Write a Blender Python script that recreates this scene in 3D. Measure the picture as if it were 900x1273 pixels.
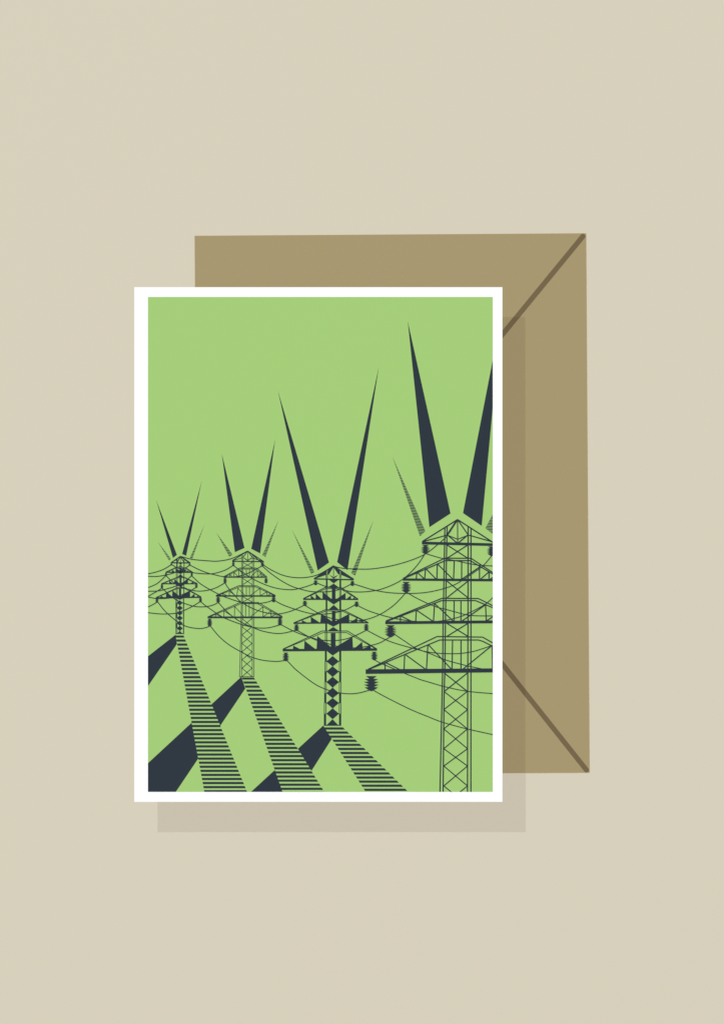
import bpy, math

# ---------------------------------------------------------------- scene, camera, light
for o in list(bpy.data.objects):
    bpy.data.objects.remove(o, do_unlink=True)
scene = bpy.context.scene
col = scene.collection
S = 0.127 / 457.0            # metres for one measured unit (the card is 127 mm wide)
D = 4.0                      # camera height above the table
H = 0.012                    # underside of the raised card
CX, CY = 450.0, 636.5
K = (D - H) / D              # real size of the card, which stands nearer to the lens

cam_d = bpy.data.cameras.new("camera")
cam = bpy.data.objects.new("camera", cam_d)
col.objects.link(cam)
cam.location = (-0.3 * S, 0, D)
cam_d.sensor_fit = 'VERTICAL'
cam_d.sensor_height = 24.0
cam_d.lens = 24.0 * D / (1273 * S)
cam_d.clip_start = 0.1
cam_d.clip_end = 50
scene.camera = cam

world = bpy.data.worlds.new("World")
scene.world = world
world.use_nodes = True
world.node_tree.nodes["Background"].inputs[0].default_value = (1, 1, 1, 1)
world.node_tree.nodes["Background"].inputs[1].default_value = 0.02

scene.view_settings.view_transform = 'Standard'
scene.view_settings.look = 'None'
scene.view_settings.exposure = 0.0
scene.view_settings.gamma = 1.0

def lamp(name, loc, power, radius, colour=(1, 1, 1)):
    d = bpy.data.lights.new(name, 'POINT')
    d.energy = power
    d.shadow_soft_size = radius
    d.color = colour
    o = bpy.data.objects.new(name, d)
    o.location = loc
    col.objects.link(o)
    return o

# overhead fill, added on axis so its shadow stays under the card, and a small hard lamp high at the upper left
lamp("overhead_fill", (0, 0, 10.0), 4150.0, 0.03, (1.0, 0.995, 0.99))
SHX, SHY = 28.5, 37.4        # how far the card's shadow falls to the right and down
dx = SHX * S
dy = -SHY * S
t = 11.0 / H
lamp("side_lamp", (-0.015 - dx * t, 0.0 + dy * -t, 11.0), 2880.0, 0.012, (0.93, 0.99, 1.0))

# ---------------------------------------------------------------- materials
def lin(c):
    c /= 255.0
    return c / 12.92 if c <= 0.04045 else ((c + 0.055) / 1.055) ** 2.4

def paper(name, rgb, level=1.25, grain=0.012, scale=900.0, bump=0.015):
    m = bpy.data.materials.new(name)
    m.use_nodes = True
    nt = m.node_tree
    b = nt.nodes["Principled BSDF"]
    base = [lin(v) / level for v in rgb]
    tc = nt.nodes.new("ShaderNodeTexCoord")
    n = nt.nodes.new("ShaderNodeTexNoise")
    n.inputs["Scale"].default_value = scale
    n.inputs["Detail"].default_value = 3.0
    nt.links.new(tc.outputs["Object"], n.inputs["Vector"])
    r = nt.nodes.new("ShaderNodeValToRGB")
    r.color_ramp.elements[0].position = 0.3
    r.color_ramp.elements[1].position = 0.7
    r.color_ramp.elements[0].color = [v * (1 - grain) for v in base] + [1]
    r.color_ramp.elements[1].color = [v * (1 + grain) for v in base] + [1]
    nt.links.new(n.outputs["Fac"], r.inputs["Fac"])
    nt.links.new(r.outputs["Color"], b.inputs["Base Color"])
    b.inputs["Roughness"].default_value = 0.95
    b.inputs["Specular IOR Level"].default_value = 0.0
    if bump:
        bn = nt.nodes.new("ShaderNodeBump")
        bn.inputs["Strength"].default_value = bump
        bn.inputs["Distance"].default_value = 0.0001
        nt.links.new(n.outputs["Fac"], bn.inputs["Height"])
        nt.links.new(bn.outputs["Normal"], b.inputs["Normal"])
    return m

M_TABLE = paper("beige_backdrop_paper", (216, 208, 188), grain=0.003, bump=0)
M_ENV = paper("kraft_paper", (168, 152, 113), grain=0.006, bump=0.005)
M_SEAM = paper("kraft_seam", (119, 103, 76))
M_CARD = paper("white_card", (232, 232, 232), level=1.0, grain=0.004)
M_GREEN = paper("green_print", (166, 206, 122), grain=0.003, bump=0)
M_INK = paper("navy_ink", (49, 58, 67), bump=0)
M_BACK = paper("added_underside_dark", (60, 58, 54))  # dark tone for the added, unseen board and pad below the card

# ---------------------------------------------------------------- helpers
def tag(o, label=None, cat=None, kind=None):
    if label: o["label"] = label
    if cat: o["category"] = cat
    if kind: o["kind"] = kind
    return o

def P(x, y, k=1.0):
    return ((x - CX) * S * k, (CY - y) * S * k)

def link_mesh(name, verts, faces, mat, parent=None, loc=(0, 0, 0)):
    me = bpy.data.meshes.new(name)
    me.from_pydata(verts, [], faces)
    me.validate()
    me.update()
    me.materials.append(mat)
    o = bpy.data.objects.new(name, me)
    o.location = loc
    col.objects.link(o)
    if parent: o.parent = parent
    return o

def slab(name, pts, z0, z1, mat, parent=None, k=1.0):
    """A thin sheet with real thickness, outline given anticlockwise as seen from above."""
    q = [P(x, y, k) for x, y in pts]
    if sum(q[i][0] * q[(i + 1) % len(q)][1] - q[(i + 1) % len(q)][0] * q[i][1] for i in range(len(q))) < 0:
        q.reverse()
    n = len(q)
    v = [(a, b, z0) for a, b in q] + [(a, b, z1) for a, b in q]
    f = [list(range(n, 2 * n)), list(range(n - 1, -1, -1))]
    f += [[i, (i + 1) % n, n + (i + 1) % n, n + i] for i in range(n)]
    return link_mesh(name, v, f, mat, parent)

def half(poly, a, b, c):
    """keep the part of poly where a*x + b*y + c >= 0"""
    out = []
    for i in range(len(poly)):
        p, q = poly[i], poly[(i + 1) % len(poly)]
        dp = a * p[0] + b * p[1] + c
        dq = a * q[0] + b * q[1] + c
        if dp >= 0: out.append(p)
        if (dp >= 0) != (dq >= 0):
            u = dp / (dp - dq)
            out.append((p[0] + (q[0] - p[0]) * u, p[1] + (q[1] - p[1]) * u))
    return out

PX0, PX1, PY0, PY1 = 184.0, 612.0, 369.2, 984.4
def clip(poly):
    for h in ((1, 0, -PX0), (-1, 0, PX1), (0, 1, -PY0), (0, -1, PY1)):
        if len(poly) < 3: return []
        poly = half(poly, *h)
    return poly if len(poly) >= 3 else []

def side(poly, p, q, right):
    """cut poly by the line p-q (running down the picture), keep its right or its left side"""
    a = (q[1] - p[1]); b = -(q[0] - p[0]); c = -(a * p[0] + b * p[1])
    if not right: a, b, c = -a, -b, -c
    return half(poly, a, b, c)

ZINK = H + 0.0003 + 0.00005 + 0.00005
layer = [0]
LW = 1.42                    # printed line weight
class Ink:
    """collects printed shapes; build() links them as one mesh"""
    def __init__(self): self.v, self.f = [], []
    def poly(self, pts):
        pts = clip(list(pts))
        if not pts: return
        q = [P(x, y, K) for x, y in pts]
        ar = sum(q[i][0] * q[(i + 1) % len(q)][1] - q[(i + 1) % len(q)][0] * q[i][1] for i in range(len(q)))
        if abs(ar) < 1e-12: return
        if ar < 0: q.reverse()
        layer[0] += 1
        z = ZINK + layer[0] * 3e-7
        n = len(self.v)
        self.v += [(a, b, z) for a, b in q]
        self.f.append(list(range(n, n + len(q))))
    def line(self, p, q, w=0.9):
        dx, dy = q[0] - p[0], q[1] - p[1]
        L = math.hypot(dx, dy)
        if L < 1e-6: return
        w *= LW
        nx, ny = -dy / L * w / 2, dx / L * w / 2
        self.poly([(p[0] + nx, p[1] + ny), (q[0] + nx, q[1] + ny), (q[0] - nx, q[1] - ny), (p[0] - nx, p[1] - ny)])
    def path(self, pts, w=0.9):
        for a, b in zip(pts, pts[1:]): self.line(a, b, w)
    def curve(self, pts, w=0.85):
        c = [(2 * pts[0][0] - pts[1][0], 2 * pts[0][1] - pts[1][1])] + list(pts) + [(2 * pts[-1][0] - pts[-2][0], 2 * pts[-1][1] - pts[-2][1])]
        out = []
        for i in range(1, len(c) - 2):
            p0, p1, p2, p3 = c[i - 1:i + 3]
            for s in range(6):
                u = s / 6
                out.append(tuple(0.5 * ((2 * p1[j]) + (-p0[j] + p2[j]) * u + (2 * p0[j] - 5 * p1[j] + 4 * p2[j] - p3[j]) * u * u
                                        + (-p0[j] + 3 * p1[j] - 3 * p2[j] + p3[j]) * u ** 3) for j in (0, 1)))
        out.append(pts[-1])
        w *= LW
        L, R = [], []
        for i, p in enumerate(out):
            a = out[max(i - 1, 0)]; b = out[min(i + 1, len(out) - 1)]
            dx, dy = b[0] - a[0], b[1] - a[1]
            d = math.hypot(dx, dy) or 1
            L.append((p[0] - dy / d * w / 2, p[1] + dx / d * w / 2))
            R.append((p[0] + dy / d * w / 2, p[1] - dx / d * w / 2))
        z0 = layer[0]
        for i in range(len(out) - 1):
            layer[0] = z0
            self.poly([L[i], L[i + 1], R[i + 1], R[i]])
    def stripes(self, poly, y0, period, thick, tilt=0.0):
        """horizontal stripes cut to a convex outline"""
        y = y0
        bot = max(p[1] for p in poly) + 3
        while y - thick < bot:
            q = half(poly, -tilt, 1, -(y - thick / 2) + tilt * poly[0][0])
            if len(q) > 2: q = half(q, tilt, -1, (y + thick / 2) - tilt * poly[0][0])
            if len(q) > 2: self.poly(q)
            y += period
    def insulator(self, x, y0, y1, hw, discs):
        """string of discs: flat cap above, saw-tooth sides, blunt foot"""
        h = y1 - y0
        hw *= 1.12
        R = [(0.70, 0.0), (0.26, 0.18)]
        step = 0.60 / discs
        for i in range(discs):
            a = 0.20 + step * i * discs / max(discs - 1, 1) * 0.92
            nxt = 0.20 + step * (i + 1) * discs / max(discs - 1, 1) * 0.92
            wd = 0.80 + 0.20 * math.sin(math.pi * (i + 0.7) / (discs + 0.3))
            R += [(wd, a), (0.34, nxt - 0.03)] if i < discs - 1 else [(wd, a), (0.16, 0.99)]
        pts = [(x + r * hw, y0 + v * h) for r, v in R] + [(x, y1)] + [(x - r * hw, y0 + v * h) for r, v in reversed(R)]
        self.poly(pts)
    def build(self, name, label=None):
        o = link_mesh(name, self.v, self.f, M_INK, picture)
        if label: o["label"] = label
        return o

# ---------------------------------------------------------------- the setting
bg = link_mesh("backdrop_surface", [(-3, -3, 0), (3, -3, 0), (3, 3, 0), (-3, 3, 0)], [[0, 1, 2, 3]], M_TABLE)
tag(bg, kind="structure")

# ---------------------------------------------------------------- envelope
def empty(name, x, y, z=0.0):
    o = bpy.data.objects.new(name, None)
    px, py = P(x, y)
    o.location = (0, 0, z)
    o.empty_display_size = 0.02
    col.objects.link(o)
    return o

env = empty("envelope", 487, 626)
tag(env, "brown kraft paper envelope with dark diagonal flap seams, lying behind the white-bordered card", "envelope")
slab("envelope_body", [(241.9, 293.1), (728.0, 290.0), (732.3, 960.6), (246.2, 963.7)], 0.00004, 0.0002, M_ENV, env)
def seam(p, q, w, z):
    a = math.atan2(q[1] - p[1], q[0] - p[0])
    pts = []
    for i in range(11):
        b = a - math.pi / 2 + math.pi * i / 10
        pts.append((q[0] + math.cos(b) * w / 2, q[1] + math.sin(b) * w / 2))
    for i in range(11):
        b = a + math.pi / 2 + math.pi * i / 10
        pts.append((p[0] + math.cos(b) * w / 2, p[1] + math.sin(b) * w / 2))
    return slab("flap_seam", pts, 0.000196, z, M_SEAM, env)
tag(seam((459, 617.5), (723.9, 293.8), 6.5, 0.00023), "dark seam running to the upper right corner of the envelope")
tag(seam((459, 617.5), (728.4, 957.3), 6.4, 0.00024), "dark seam running to the lower right corner of the envelope")

# ---------------------------------------------------------------- card
card = empty("greeting_card", 395, 677, 0.0)
tag(card, "white-bordered green art card printed with navy electricity pylons, raised in front of the envelope", "card")
slab("card_sheet", [(167, 357), (624, 357), (624, 996.8), (167, 996.8)], H, H + 0.0003, M_CARD, card, K)
tag(slab("added_bounce_board", [(167.3, 357.3), (623.7, 357.3), (623.7, 996.5), (167.3, 996.5)], H - 0.0002, H, M_BACK, card, K), "added unseen dark board that cuts bounced light under the card")  # unseen board, added to keep the white underside from bouncing light onto the table
slab("added_lift_pad", [(330, 610), (460, 610), (460, 740), (330, 740)], 0.00025, H - 0.0002, M_BACK, card)  # unseen pad, added to hold the card up so its shadow is cast
picture = slab("printed_picture", [(PX0, PY0), (PX1, PY0), (PX1, PY1), (PX0, PY1)], H + 0.00029, H + 0.00035, M_GREEN, card, K)
picture["label"] = "green printed panel with a row of navy pylons, spikes and striped paths"

# bands (long navy shadows) and striped paths
p1l, p1r = ((218.3, 790.0), (253.9, 984.0)), ((228.3, 790.0), (306.9, 984.0))
p2l, p2r = ((300.6, 842.3), (350.9, 984.0)), ((315.6, 842.3), (402.8, 984.0))
p3l, p3r = ((402.6, 903.5), (454.0, 984.0)), ((425.3, 903.5), (507.0, 984.0))
k = Ink()
k.poly([(218.3, 789.0), (218.6, 791.0), (220.0, 800.6), (184, 853), (184, 815.8)])
k.build("shadow_band", "short navy band running from the smallest pylon to the left edge")
band = [(299.6, 841.4), (302, 843.5), (306.0, 855.9), (220.0, 984.4), (219, 986), (184, 986), (184, 948.7)]
band = [(299.9, 841.2), (304.9, 855.9), (218.2, 985), (184, 985), (184, 948.7)]
k = Ink()
k.poly(side(band, *p1l, False))
k.poly(side(side(band, *p1r, True), *p2l, False))
k.build("shadow_band", "long navy band running from the thin lattice pylon to the lower left corner")
band = [(401.9, 901.6), (412.3, 918.4), (370.0, 985), (311.2, 985)]
k = Ink()
k.poly(side(side(band, *p2r, True), *p3l, False))
k.poly(side(band, *p2l, False))
k.build("shadow_band", "navy band running from the bold black pylon to the bottom edge")
def quad(l, r, y): return [l[0], r[0], r[1], l[1]]
k = Ink(); k.stripes([p1l[0], p1r[0], (307.1, 984.4), (254, 984.4)], 791.2, 5.062, 2.85)
k.build("striped_path", "striped path below the smallest pylon")
k = Ink(); k.stripes([p2l[0], p2r[0], (403, 984.4), (351, 984.4)], 843.4, 5.08, 2.85)
k.build("striped_path", "striped path below the thin lattice pylon")
k = Ink(); k.stripes([p3l[0], p3r[0], (507.2, 984.4), (454.2, 984.4)], 905.6, 5.08, 2.85)
k.build("striped_path", "striped path below the bold black pylon")

# spikes
SP = [("smallest pylon", [((195, 624), (215, 693.6), (220, 689.8)), ((250.2, 600.2), (231.4, 690.9), (226.4, 688.7))],
       [((197.0, 674.6), (210.4, 697.2), (212.4, 694.4)), ((253.8, 653), (238.3, 697), (235.9, 693.9))]),
      ("thin lattice pylon", [((276.1, 566.5), (291.9, 686.5), (303.9, 681.2)), ((341.4, 549), (323.3, 688), (312.2, 682.2))],
       [((269.7, 663.5), (285, 692.4), (289.1, 689.4)), ((345.5, 648), (330, 692.4), (325.8, 690))]),
      ("bold black pylon", [((346, 488.6), (394.7, 709.2), (408.8, 699.3)), ((470.1, 458.6), (431.7, 708.8), (418.8, 698.8))],
       [((363.2, 659.5), (386.7, 713.8), (390.8, 711)), ((463.5, 647.8), (441.2, 716), (436.2, 712.2))]),
      ("largest pylon", [((506.9, 402.2), (533.3, 655.4), (559.6, 638.3)), ((622.2, 395.7), (598.3, 653.8), (575, 637.8))],
       [((487.9, 568.8), (521.6, 666.9), (528.4, 660.2)), ((645, 577), (612.2, 664), (602.7, 656.7))])]
for who, solid, hatch in SP:
    def longer(tri, e):
        (x, y), b, c = tri
        mx, my = (b[0] + c[0]) / 2, (b[1] + c[1]) / 2
        L = math.hypot(x - mx, y - my)
        return [(x + (x - mx) / L * e, y + (y - my) / L * e), b, c]
    solid = [longer(t, 3.0) for t in solid]
    hatch = [longer(t, 2.0) for t in hatch]
    for i, tri in enumerate(solid):
        k = Ink(); k.poly(tri); k.build("spike", "solid navy spike rising to the %s above the %s" % (("left", "right")[i], who))
    for i, tri in enumerate(hatch):
        k = Ink(); k.stripes(list(tri), min(p[1] for p in tri) + 0.6, 1.9, 1.25, 0.08 if i == 0 else 0.03)
        k.build("hatched_spike", "hatched thin spike at the %s of the %s" % (("left", "right")[i], who))

# ---- bold pylons -------------------------------------------------
def post(k, xa, xb, y0, y1, solid, w=0.65):
    if solid: k.poly([(xa, y0), (xb, y0), (xb, y1), (xa, y1)])
    else:
        k.line((xa + w / 2, y0), (xa + w / 2, y1), w); k.line((xb - w / 2, y0), (xb - w / 2, y1), w)

k = Ink()                                            # third pylon: filled panels
k.poly([(389.8, 718.6), (405.6, 710.2), (405.6, 714.6), (391, 719.6)])
k.poly([(414.2, 703.1), (407.3, 708.5), (407.3, 715.0), (409.0, 713.6), (414.2, 705.2)])
k.poly([(414.2, 703.1), (422.0, 708.4), (422.0, 714.6), (420.0, 713.6), (414.2, 705.2)])
k.poly([(423.6, 709.4), (439.8, 719.3), (438.5, 720.9), (423.6, 714.6)])
k.path([(391, 719), (414.2, 703.3), (439.3, 720)], 1.0)
k.line((414.4, 704), (414.4, 716), 0.6)
k.poly([(408.7, 714.4), (414.4, 717.1), (420.3, 714.6), (414.6, 719.6)])
k.poly([(390, 718.8), (439.6, 719.8), (439.6, 721.6), (390, 720.5)])
k.poly([(408.6, 720.6), (420.6, 720.8), (414.5, 725.3)])
k.poly([(414.5, 725.5), (421.0, 730.1), (407.2, 730.1)])
for (y0, y1, s) in ((709.5, 719, 0), (720, 730, 1), (730, 744.5, 0), (745, 757.8, 1), (757.8, 774, 0), (774.5, 784, 1), (784, 807, 0),
                    (808, 822.2, 1), (822.2, 834.8, 0), (834.8, 847.8, 1), (847.8, 861.7, 0), (861.7, 873.9, 1), (873.9, 887.2, 0), (887.2, 901.9, 1)):
    f = max(0, (y0 - 720) / 180.0)
    post(k, 404.9 - 2.7 * f, 407.0 - 2.0 * f, y0, y1, s); post(k, 421.7 - 0.6 * f, 423.9, y0, y1, s)
def bold_arm(k, tipL, tipR, barL, barR, roofL, roofR, gap, V, colx, coly, teeth, w=0.8):
    k.poly([(tipL[0], barL[0]), (tipR[0], barR[0]), (tipR[0], barR[1]), (tipL[0], barL[1])])
    k.path([(tipL[0] + .4, tipL[1]), roofL, roofR, (tipR[0] - .4, tipR[1])], w)
    k.path([(tipL[0] + 1.5, tipL[1]), (roofL[0] + gap * .6, roofL[1] + gap), (roofR[0] - gap * .6, roofR[1] + gap), (tipR[0] - 1.5, tipR[1])], w * 0.85)
    k.poly(V[0]); k.poly(V[1])
    k.poly([(colx[0], coly[0]), (colx[1], coly[0]), (colx[1], coly[1]), (colx[0], coly[1])])
    for tt in teeth: k.poly(tt)
bold_arm(k, (376.6, 744), (445, 744.4), (743.9, 745.8), (744.3, 746), (404.4, 730.0), (424, 730.4), 1.5,
         [[(400.7, 735.3), (414.5, 746.9), (414.5, 751.5), (406.3, 745.9), (400.7, 744.6)],
          [(414.5, 746.9), (429.3, 737.0), (429.3, 744.8), (423.5, 745.9), (414.5, 751.5)]],
         (412.3, 416.8), (731.8, 748),
         [[(386.1, 739.8), (386.1, 744.3), (391.2, 744.3)], [(392.2, 737.6), (392.2, 744.3), (399.2, 744.3)],
          [(430.4, 744.5), (436, 740.0), (436, 744.5)], [(438, 744.5), (440.8, 741.9), (441, 744.5)]])
k.poly([(414.6, 751.9), (421.2, 757.9), (408.0, 757.9)])
bold_arm(k, (364.6, 774.2), (457.8, 773.8), (773.7, 775.7), (773.3, 774.9), (404.4, 757.9), (426.3, 758.3), 1.5,
         [[(398.9, 763.2), (414.1, 773.5), (414.1, 779), (406.3, 775), (397.9, 774.5)],
          [(414.1, 773.5), (433.9, 762.9), (433.9, 774.2), (421.9, 775), (414.1, 779)]],
         (412.3, 416.8), (759.7, 775),
         [[(375, 770.9), (375, 774), (381.9, 774)], [(386.1, 766.5), (386.1, 774), (397.4, 774)],
          [(434.8, 773.7), (443.9, 767.8), (443.9, 773.7)], [(444.6, 772.6), (450.7, 770.5), (452, 773.6)]])
k.poly([(414.1, 779.4), (421.0, 784.0), (407.2, 784.0)])
bold_arm(k, (351.2, 806.8), (468.4, 806.6), (806.8, 809.8), (805.9, 809), (400, 784.4), (431.7, 784.4), 2.0,
         [[(394.2, 790.4), (413.6, 806.2), (413.3, 815), (406.0, 809.4), (393.2, 808.5)],
          [(413.6, 806.2), (437.8, 791.7), (438.6, 808.2), (421.8, 809.2), (413.3, 815)]],
         (411.0, 416.8), (787.0, 808),
         [[(378.3, 796.4), (377.8, 807.2), (392.4, 807.2)], [(364.4, 802.6), (363.9, 807.2), (373.6, 807.2)],
          [(439.2, 806.8), (449.8, 797.9), (450.7, 806.8)], [(451.2, 806.2), (460, 802.8), (460.9, 806.2)]])
cs = [822.2, 834.8, 847.8, 861.7, 873.9, 887.2]
ed = [815.6, 828.4, 841.4, 854.8, 867.8, 880.6, 893.9]
for i, c in enumerate(cs):
    k.poly([(413.2, ed[i] - .2), (421.2, c), (413.2, ed[i + 1] + .2), (405.4, c)])
    k.line((404.5, c), (422.4, c), 0.7)
k.poly([(413.1, 894), (420.8, 901.9), (405.2, 901.9)])
k.line((402.3, 901.6), (423.9, 901.6), 0.9)
for x, a, b, hw, n in ((392.2, 721.4, 727.6, 2.9, 3), (437.8, 722.2, 728.6, 2.9, 3), (378.8, 746.8, 753.5, 3.2, 3), (443.0, 747.8, 754.6, 3.2, 3),
                       (368.4, 776.2, 784.6, 3.5, 4), (455, 775.8, 784.2, 3.4, 4), (355.1, 811.2, 822.2, 4.1, 4), (464.9, 810.2, 821, 4.3, 4)):
    k.insulator(x, a, b, hw, n)
k.build("pylon_drawing", "bold filled pylon in the middle")

k = Ink()                                            # first pylon: small filled one
k.path([(212.4, 699.8), (224.4, 691.6), (236.6, 699.8)], 1.0)
k.poly([(224.4, 691.2), (237, 699.2), (236, 701), (228.4, 695.6)])
k.poly([(212.0, 699.3), (219.6, 694.6), (219.6, 696.6)])
k.line((212.2, 699.6), (236.8, 699.8), 1.1)
k.path([(220.6, 698.4), (224.4, 692), (228.4, 698.4)], 0.8)
k.line((224.4, 692), (224.4, 699), 0.4)
k.poly([(221.2, 699), (227.6, 699), (224.4, 702.4)])
k.poly([(224.4, 702.2), (227.4, 704.7), (221.4, 704.7)])
for xa, xb in ((218.6, 220.7), (227.9, 229.0)):
    post(k, xa + .8, xb, 694, 705, 0, .55); post(k, xa + .3, xb, 705, 744, 0, .5); post(k, xa - .2, xb - .3, 744, 787.8, 0, .55)
    for a, b in ((749.4, 755.8), (762, 768.3), (774.7, 781.1)): post(k, xa - .2, xb - .3, a, b, 0, .8)
bold_arm(k, (206, 711), (240, 711.2), (710.6, 712.1), (711.0, 712.3), (218.2, 705.4), (231.0, 705.8), 0.9,
         [[(218.3, 706.6), (224.4, 709.5), (224.4, 713.6), (220, 712), (218.2, 712)], [(224.4, 709.5), (231, 707.2), (231, 711.5), (228.2, 711.8), (224.4, 713.6)]],
         (223.3, 225.7), (705.8, 712),
         [[(210.6, 709.3), (211, 711.4), (213.2, 711.4)], [(213.6, 707.6), (213.8, 711.4), (218, 711.4)],
          [(231.5, 711.4), (233.6, 708.7), (234.2, 711.4)], [(234.5, 711.4), (236.4, 709.8), (237, 711.4)]], 0.6)
k.poly([(224.4, 713.6), (228, 717), (220.8, 717)])
bold_arm(k, (200.6, 725.4), (245.7, 725.4), (725, 726.4), (725, 726.4), (220.6, 717.4), (229.4, 717.4), 0.9,
         [[(216.9, 720), (224.4, 726), (224.4, 730.2), (219.5, 726.4), (216.5, 725.6)], [(224.4, 726), (233.7, 719.8), (233.7, 725.6), (229, 726.6), (224.4, 730.2)]],
         (223.2, 225.6), (718.4, 728),
         [[(206.2, 723.9), (206.4, 725.6), (209.3, 725.6)], [(210.4, 722), (210.2, 725.6), (215.4, 725.6)],
          [(236, 725.6), (240.6, 722.6), (241, 725.6)]], 0.6)
k.poly([(224.4, 729.6), (227.6, 730.4), (221.4, 730.4)])
bold_arm(k, (193.8, 742.6), (250.3, 741.8), (742.4, 744.2), (741.7, 743.3), (220.2, 730.6), (230, 730.6), 1.0,
         [[(214.4, 733.8), (223.6, 741.6), (223.6, 745.6), (219.2, 744), (214, 743)], [(223.6, 741.6), (236.3, 734.6), (236.3, 742.8), (228.4, 743.6), (223.6, 745.6)]],
         (222.5, 225.2), (732, 744),
         [[(200, 740.2), (199.4, 742.8), (204, 742.8)], [(206.7, 736.8), (206.3, 742.8), (213.6, 742.8)],
          [(236.6, 742.4), (241.8, 738), (242.2, 742.4)], [(243, 742.2), (246.8, 740.2), (247, 742.2)]], 0.65)
yc = [749.4, 755.8, 762.0, 768.3, 774.7, 781.1]
for c in yc: k.poly([(223.5, c - 3.3), (227.3, c), (223.5, c + 3.3), (219.7, c)])
k.poly([(223.5, 784.2), (227.4, 787.9), (219.6, 787.9)])
k.line((218.2, 787.6), (229, 787.6), 0.8)
for x, a, b, hw, n in ((213, 700.5, 703.2, 1.4, 2), (235.6, 700.8, 703.4, 1.5, 2), (206.4, 711.8, 716.2, 1.6, 3), (238.4, 711.8, 716.6, 1.7, 3),
                       (201.4, 726, 731.6, 1.9, 3), (244.1, 725.8, 731, 2.0, 3), (195.2, 743.2, 749.2, 2.2, 4), (249.2, 742.6, 748.6, 2.2, 4)):
    k.insulator(x, a, b, hw, n)
k.build("pylon_drawing", "smallest filled pylon at the left")

k = Ink()                                            # second pylon: thin lattice
T = 0.62
k.path([(288.9, 696.9), (307.8, 685), (327.8, 698.2)], 0.85)
k.path([(301.7, 693.3), (307.8, 685), (314.2, 693.8)], T + .1)
k.line((307.8, 685), (307.8, 697), 0.5)
k.path([(302.8, 693.4), (307.8, 696.8), (312.9, 693.4)], T + .2)
k.line((289.3, 697), (301.7, 693.2), T); k.line((327.4, 698), (314.2, 693.8), T + .2)
k.poly([(288.4, 697.0), (328, 697.4), (328, 698.9), (288.4, 698.4)])
posts2 = [((300.3, 690), (300.2, 741), (298.1, 830), (297.6, 841.4)), ((301.9, 690), (301.6, 741), (300.4, 800), (300.2, 841.4)),
          ((313.7, 690), (313.7, 741), (313.5, 841.4)), ((315.5, 691), (315.5, 741), (315.6, 841.4))]
for p in posts2: k.path(p, 0.55)
def xbrace(k, xl, xr, ys, w=0.62):
    for a, b in zip(ys, ys[1:]):
        k.line((xl, a), (xr, b), w); k.line((xr, a), (xl, b), w)
for a, b in ((699, 705.6), (718.8, 726.8), (741.7, 748.4)): xbrace(k, 301.7, 313.5, [a, b])
xbrace(k, 300.7, 313.1, [768.9, 779.1, 789.2, 799.8, 810.2, 819.9, 830.6, 841.0])
k.line((297.6, 841.2), (315.6, 841.2), 0.6)
def thin_arm(k, tl, tr, bar, bw, rl, rr, gap, w=T):
    k.poly([(tl[0], bar - bw / 2), (tr[0], bar - bw / 2 + .1), (tr[0], bar + bw / 2 + .1), (tl[0], bar + bw / 2)])
    k.path([tl, rl, rr, tr], w + .1); k.path([(tl[0] + 2, tl[1]), (rl[0] + 1, rl[1] + gap), (rr[0] - 1, rr[1] + gap), (tr[0] - 2, tr[1])], w)
thin_arm(k, (277.8, 717), (331.9, 717.4), 717.4, 1.6, (297.8, 706.1), (318.7, 706.1), 1.3)
thin_arm(k, (268.3, 740.4), (342.4, 740.2), 740.8, 1.9, (297, 728.0), (319, 728.2), 1.4)
thin_arm(k, (258.0, 767.0), (350.9, 766.4), 767.4, 2.3, (298.3, 748.9), (320.8, 748.9), 1.5)
for a, b in (((296.7, 707.5), (296.7, 717)), ((290.6, 711), (290.6, 717)), ((285.5, 714), (285.5, 717)), ((290.6, 711), (295.8, 717)), ((296.9, 708), (304.5, 717)),
             ((285.5, 714), (289, 717)), ((320, 709), (320, 717)), ((324.6, 712), (324.6, 717)), ((320, 709), (311.5, 717)), ((324.6, 712), (320.6, 717)), ((328, 714.6), (325, 717)),
             ((306.1, 707), (306.1, 717)), ((310, 707), (310, 717)),
             ((295.6, 731.1), (294.4, 740)), ((285, 734.8), (285, 740)), ((277, 737.5), (277, 740)), ((295.6, 731.1), (304.6, 740.3)), ((285, 735), (292, 740)), ((277, 738), (281.5, 740)),
             ((323.3, 731.1), (323.3, 740)), ((331.7, 735.4), (331.7, 740)), ((323.3, 731.1), (311, 740.3)), ((331.7, 735.6), (324.2, 740)), ((337, 738), (333, 740)),
             ((306.1, 729), (306.1, 740)), ((310, 729), (310, 740)),
             ((291.7, 753.9), (291.2, 766.7)), ((278.3, 759.4), (278.3, 766.7)), ((268, 763.8), (268, 766.8)), ((291.7, 753.9), (303, 766.4)), ((278.3, 759.4), (289.5, 766.6)), ((268, 763.8), (276, 766.6)),
             ((326.7, 754.4), (326.9, 766.4)), ((336.7, 759.2), (336.7, 766.4)), ((344.4, 763), (344.4, 766.4)), ((326.7, 754.4), (311.6, 766.4)), ((336.7, 759.4), (327.6, 766.4)), ((344.4, 763.2), (337.4, 766.2)),
             ((305.2, 750), (305.2, 766.7)), ((309.7, 750), (309.7, 766.7))):
    k.line(a, b, 0.6)
for x, a, b, hw, n in ((290, 698.4, 703.8, 2.0, 3), (326.1, 699, 704.4, 2.3, 3), (279.7, 718.4, 725.2, 2.5, 4), (330.6, 718.8, 725.2, 2.6, 4),
                       (271.1, 742, 749.4, 2.9, 4), (340, 741.8, 748.8, 2.9, 4), (260.6, 769, 778.9, 3.4, 5), (347.9, 768.2, 777.6, 3.3, 5)):
    k.insulator(x, a, b, hw, n)
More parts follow.
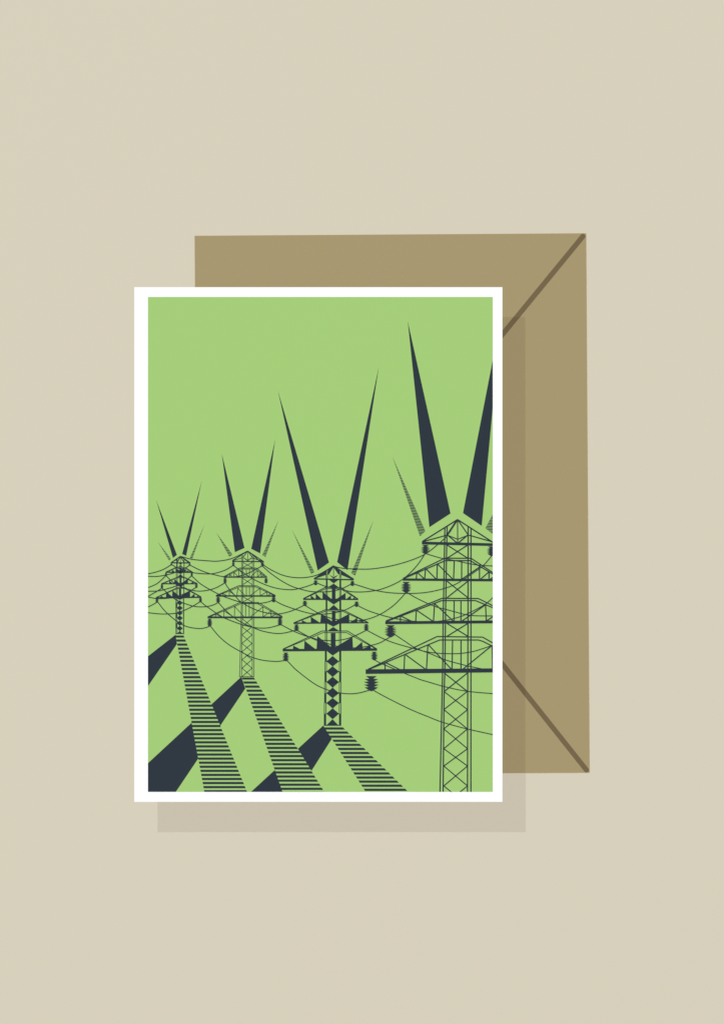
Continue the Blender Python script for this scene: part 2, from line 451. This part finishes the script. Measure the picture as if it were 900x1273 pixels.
k.build("pylon_drawing", "thin lattice pylon, second from the left")

k = Ink()                                            # fourth pylon: large lattice, cut off by the border
W = 0.95
LW *= 1.12
k.path([(524.4, 673.3), (568.3, 645.9), (612.5, 674.4)], 1.05)
k.line((567.9, 646.4), (555.4, 665), 1.4); k.line((568.5, 646.2), (581.5, 665), 0.95)
k.line((568.3, 646), (568.4, 675), 0.8)
k.path([(556.4, 665.6), (568.4, 670.4), (580.8, 665.6)], 0.8)
k.path([(555.4, 664.8), (568.4, 675.6), (581.4, 664.8)], 1.0)
k.line((525, 673.4), (554.6, 665.4), W); k.line((582, 665.2), (612.4, 673.8), W)
k.poly([(524, 673.3), (612.2, 675.4), (612.2, 678.8), (524, 676.8)])
for p in (((552.5, 655.5), (551.7, 700), (550.3, 775), (549.8, 830), (548.9, 870), (546.4, 986)),
          ((555.2, 654.5), (554.4, 700), (553.2, 775), (552.5, 830), (551.4, 872), (550.3, 986)),
          ((581.4, 654.5), (581.2, 775), (580.8, 870), (580.6, 986)), ((584.9, 657), (584.8, 986))):
    k.path(p, 1.0)
for a, b in ((677.4, 694), (722.5, 743), (775, 791)): xbrace(k, 555.2, 581.1, [a, b], W)
xbrace(k, 552.0, 580.3, [836.8, 859.4], W)
xbrace(k, 551.2, 580.6, [859.4, 882.1, 906.1, 930.7, 952.2, 976.9, 1001], 0.85)
def big_arm(k, bar, ro, ri, w=W):
    k.poly(bar); k.path(ro, w); k.path(ri, w)
big_arm(k, [(500.3, 719.0), (612.2, 719.6), (612.2, 722.8), (500.3, 721.9)],
        [(500.8, 718.9), (552.3, 693.9), (585, 694.0), (613, 712.4)], [(502, 719), (553.3, 696.9), (584, 696.9), (613, 714.2)])
big_arm(k, [(478.5, 772.4), (612.2, 771.2), (612.2, 774.9), (478.5, 776)],
        [(479.3, 772), (548.9, 743.8), (594, 744), (613, 753.4)], [(480.5, 772.4), (548.6, 746.6), (590.6, 746.6), (613, 755.8)])
big_arm(k, [(454.2, 832), (612.2, 830.8), (612.2, 835.9), (454.2, 837.8)],
        [(457.2, 832), (542.8, 791.3), (599.4, 792), (613, 799.8)], [(458.2, 832.2), (546, 795.6), (594.4, 795.6), (600, 797.4), (613, 804)])
for a, b in (((517.8, 711.5), (517, 719.4)), ((528.6, 706.4), (527.4, 719.4)), ((543.1, 700.5), (542.6, 719.4)), ((518.3, 711.6), (526.9, 719.5)), ((529, 707), (541.3, 719.5)), ((543.3, 701), (561.9, 719.5)),
             ((564.2, 697), (563.3, 719.5)), ((573.4, 697), (573.3, 719.5)), ((595.5, 703.6), (595.5, 719.8)), ((607.3, 710.6), (607.3, 719.8)), ((595.5, 705), (574.2, 719.6)), ((607.2, 711), (597, 719.8)), ((613, 717.2), (609, 720)),
             ((497.4, 765.8), (497.4, 772.4)), ((517.1, 758.4), (516.3, 772.2)), ((539.7, 750.3), (538.4, 772)), ((498.3, 766), (511.5, 772.5)), ((517.8, 758.8), (537.3, 772)), ((540.3, 750.8), (562.7, 771.8)),
             ((564, 746.6), (563.9, 771.8)), ((572.5, 746.6), (572.4, 771.8)), ((602.8, 752), (574, 771.8)), ((603, 751.6), (603.9, 771.6)), ((613, 766), (604.6, 771.6)),
             ((478.3, 823.4), (478.3, 832.4)), ((502.6, 813.4), (501.9, 832.2)), ((531.4, 801.4), (529.7, 832)), ((479, 823.6), (496.6, 832.4)), ((503.4, 813.6), (528.6, 832)), ((532.2, 801.6), (560.8, 832)),
             ((562.1, 795.6), (561.4, 831.8)), ((572.6, 795.6), (572.5, 831.8)), ((610.5, 802.8), (575.2, 831.6)), ((611.2, 802.6), (611.6, 831.4))):
    k.line(a, b, 0.95)
k.insulator(528.4, 677.4, 688.8, 5.4, 6); k.insulator(610.4, 679.2, 691.2, 5.6, 6)
k.insulator(504.4, 723.4, 737.0, 6.1, 5); k.insulator(485.1, 777.2, 792.3, 7.2, 5); k.insulator(461.3, 840.4, 859.2, 8.6, 4)
LW /= 1.12
k.build("pylon_drawing", "largest lattice pylon, cut off by the right border")

# ---- cables ------------------------------------------------------
CABLES = [
 [(184, 713.4), (194.4, 711), (204.4, 707.2), (212.8, 702)],
 [(184, 716.4), (195.5, 716.5), (206.7, 714.7), (218, 711.5), (229, 706.7), (235.5, 702.8)],
 [(184, 730.6), (194.4, 726), (201, 720.6), (206.4, 715.5)],
 [(184, 735), (197.8, 734.4), (211, 731), (219, 728.3), (229, 723.3), (238.3, 715.6)],
 [(184, 741.4), (194.4, 735.5), (201.3, 731)],
 [(184, 742.1), (195, 744), (210, 743.5), (225, 739.8), (235.5, 735), (244, 730)],
 [(184, 754.6), (190, 751.6), (195, 748.6)],
 [(184, 761.6), (194.4, 762.8), (204.4, 763.3), (219, 762.2), (230, 758.3), (240, 753.3), (249, 747.8)],
 [(213.3, 701.7), (222, 706.5), (238.9, 711.7), (257.8, 713.4), (268, 712.4), (280, 708.6), (289.5, 703)],
 [(206.7, 716), (216.7, 725), (229, 731), (242.2, 734.4), (253.3, 734.5), (266.7, 731.4), (279.6, 724.6)],
 [(201.7, 731.4), (213.3, 741.7), (221, 746.7), (229, 750), (242.2, 753.9), (255.5, 754.2), (265, 752), (271, 749)],
 [(196.2, 748.4), (205.5, 760), (219, 771.7), (228.9, 777.6), (237.8, 780.2), (247.8, 781.3), (255, 780.4), (260.5, 778.4)],
 [(224.4, 691.6), (238.9, 695.3), (257.8, 697.1), (271, 697.5), (288.3, 694.2), (307.8, 685)],
 [(236, 702.4), (246.7, 707.8), (257.8, 712.2), (268, 714.8), (278, 716.8), (292, 717), (304, 714.2), (315, 709.4), (325.6, 703.4)],
 [(238.6, 716.2), (251, 727), (271.4, 738.5), (281.7, 742.9), (299.4, 748.5), (317.2, 750.2), (330.5, 748.9), (339.4, 746)],
 [(249.2, 747.8), (257.8, 754.6), (275, 766.2), (281.7, 769.4), (299.4, 776), (317, 780.2), (332.8, 780.5), (347.4, 776.8)],
 [(290.6, 703.4), (302.8, 712.2), (315, 720), (330.5, 727.2), (346, 731.7), (362.2, 733), (373.3, 731.2), (384.4, 727.8), (391.8, 724.8)],
 [(280, 725), (283.3, 730.5), (291.7, 740), (299.4, 748.3), (316, 757.3), (332.8, 762.2), (343.9, 763.2), (352, 762.2), (362.2, 759.4), (373.3, 754.6), (378.4, 751.8)],
 [(271.4, 749), (280.5, 758.9), (291.7, 768.3), (301.7, 774.4), (312.8, 779.4), (326, 784.4), (341.7, 787.3), (353, 786.9), (367.5, 783.4)],
 [(261.3, 778), (271.7, 790.5), (283.9, 801), (299.4, 810.2), (312.8, 816.9), (326, 820.6), (339.4, 822.1), (347, 822), (354.8, 820.8)],
 [(307.8, 685), (318, 693.2), (329, 703.4), (340, 710), (351, 714.9), (362.2, 717.5), (373.3, 718.2), (384.4, 717.2), (395.5, 714.2), (405.5, 708.9), (414.2, 703.4)],
 [(326.5, 704), (334, 710.8), (341.7, 716.6), (351, 722.8), (362.2, 728.7), (373.3, 732.3), (384.4, 735), (396, 735.8), (410, 735.2), (424.3, 731.8), (436.4, 726)],
 [(340.4, 746), (351, 751.7), (366.7, 757.4), (384.4, 762.3), (395.5, 763.4), (404.8, 763.2), (417, 761.5), (428.8, 758.2), (441.6, 751.6)],
 [(348.4, 776.2), (355, 779.6), (363.3, 783.9), (373, 788), (384.4, 791.9), (397.8, 795.4), (413.3, 796.4), (426.7, 795), (436.8, 792), (443.9, 789), (454.4, 783.8)],
 [(393, 724.4), (404.4, 728.9), (415, 731), (426, 733.1), (436, 735.4), (448.3, 735.9), (461.7, 734.8), (472.8, 732.6), (487.2, 727.2), (499.4, 720.6), (509.4, 712.2), (519, 701.6), (527.6, 689)],
 [(379.6, 753), (394.4, 761.7), (405.7, 766.7), (417.2, 769.8), (435, 771.8), (453.9, 770.3), (471.7, 763.9), (487.2, 753.9), (497.2, 744.4), (504.2, 736.6)],
 [(369.4, 783.8), (384.4, 791.9), (395, 796.6), (407.8, 800.2), (420.8, 803.7), (438, 805.4), (452, 804.2), (463.3, 801.7), (472.8, 798.6), (484.6, 791.8)],
 [(356.2, 820.6), (365, 830), (370, 834.4), (381, 843.1), (392.2, 851), (402.2, 855.8), (412, 859), (424.4, 861.7), (436.7, 862.4), (447.8, 861), (460.6, 857.4)],
 [(414.2, 703.6), (419.5, 705.2), (426, 706.4), (436, 707.1), (448.3, 707.5), (461.7, 707.2), (478.3, 704.9), (492, 702), (505, 698.3), (517, 694), (528.3, 688.6), (539, 680.8), (555, 666.2), (567.6, 647)],
 [(438.6, 725.6), (448, 728.6), (461.7, 732.8), (478.3, 736.1), (495, 737.5), (517.2, 737.5), (533.9, 735.7), (550, 732), (563.3, 727.4), (574, 721.6), (588, 712), (600, 703.2), (611, 690.5)],
 [(528.6, 688.2), (546.7, 693.5), (558, 695.6), (570, 697.8), (583.3, 700.8), (596.7, 702.8), (613, 703.6)],
 [(505.4, 736.4), (516, 742.8), (531.7, 750.4), (543.3, 754.9), (553.3, 757.4), (564.4, 760.4), (577.8, 763.9), (590, 765.4), (613, 765.7)],
 [(443.6, 752.4), (457.2, 759), (471.7, 763.9), (486, 767.8), (496, 769.8), (515, 772.4), (536, 772.8), (554.4, 770.9), (572.2, 766.4), (583.3, 761.6), (602.2, 751.4), (613, 742)],
 [(455.6, 783.4), (465, 788.4), (476, 793.9), (491.7, 799.9), (516, 806.7), (531, 810.4), (546.7, 812.2), (563.3, 812.6), (574.4, 812), (587.8, 809.8), (598.9, 806.5), (613, 801.8)],
 [(465.4, 820.2), (471.7, 823.9), (488.3, 831), (502.8, 837.1), (522.8, 845), (530, 847.1), (550, 853), (572.2, 858), (588.9, 860.3), (613, 862.3)],
 [(488.8, 787.6), (500, 795.2), (513.9, 804.4), (522, 808), (536, 813.2), (552.2, 820), (574.4, 826.2), (587.8, 829.3), (598, 831.4)],
 [(462.6, 857.2), (470, 861.6), (483.9, 869), (505, 879.6), (518, 885.4), (530, 890.2), (547.1, 897), (565.8, 902.4), (584.4, 907.1), (613, 913.4)],
]
for c in CABLES:
    k = Ink(); k.curve(c, 0.85); k.build("cable_drawing")
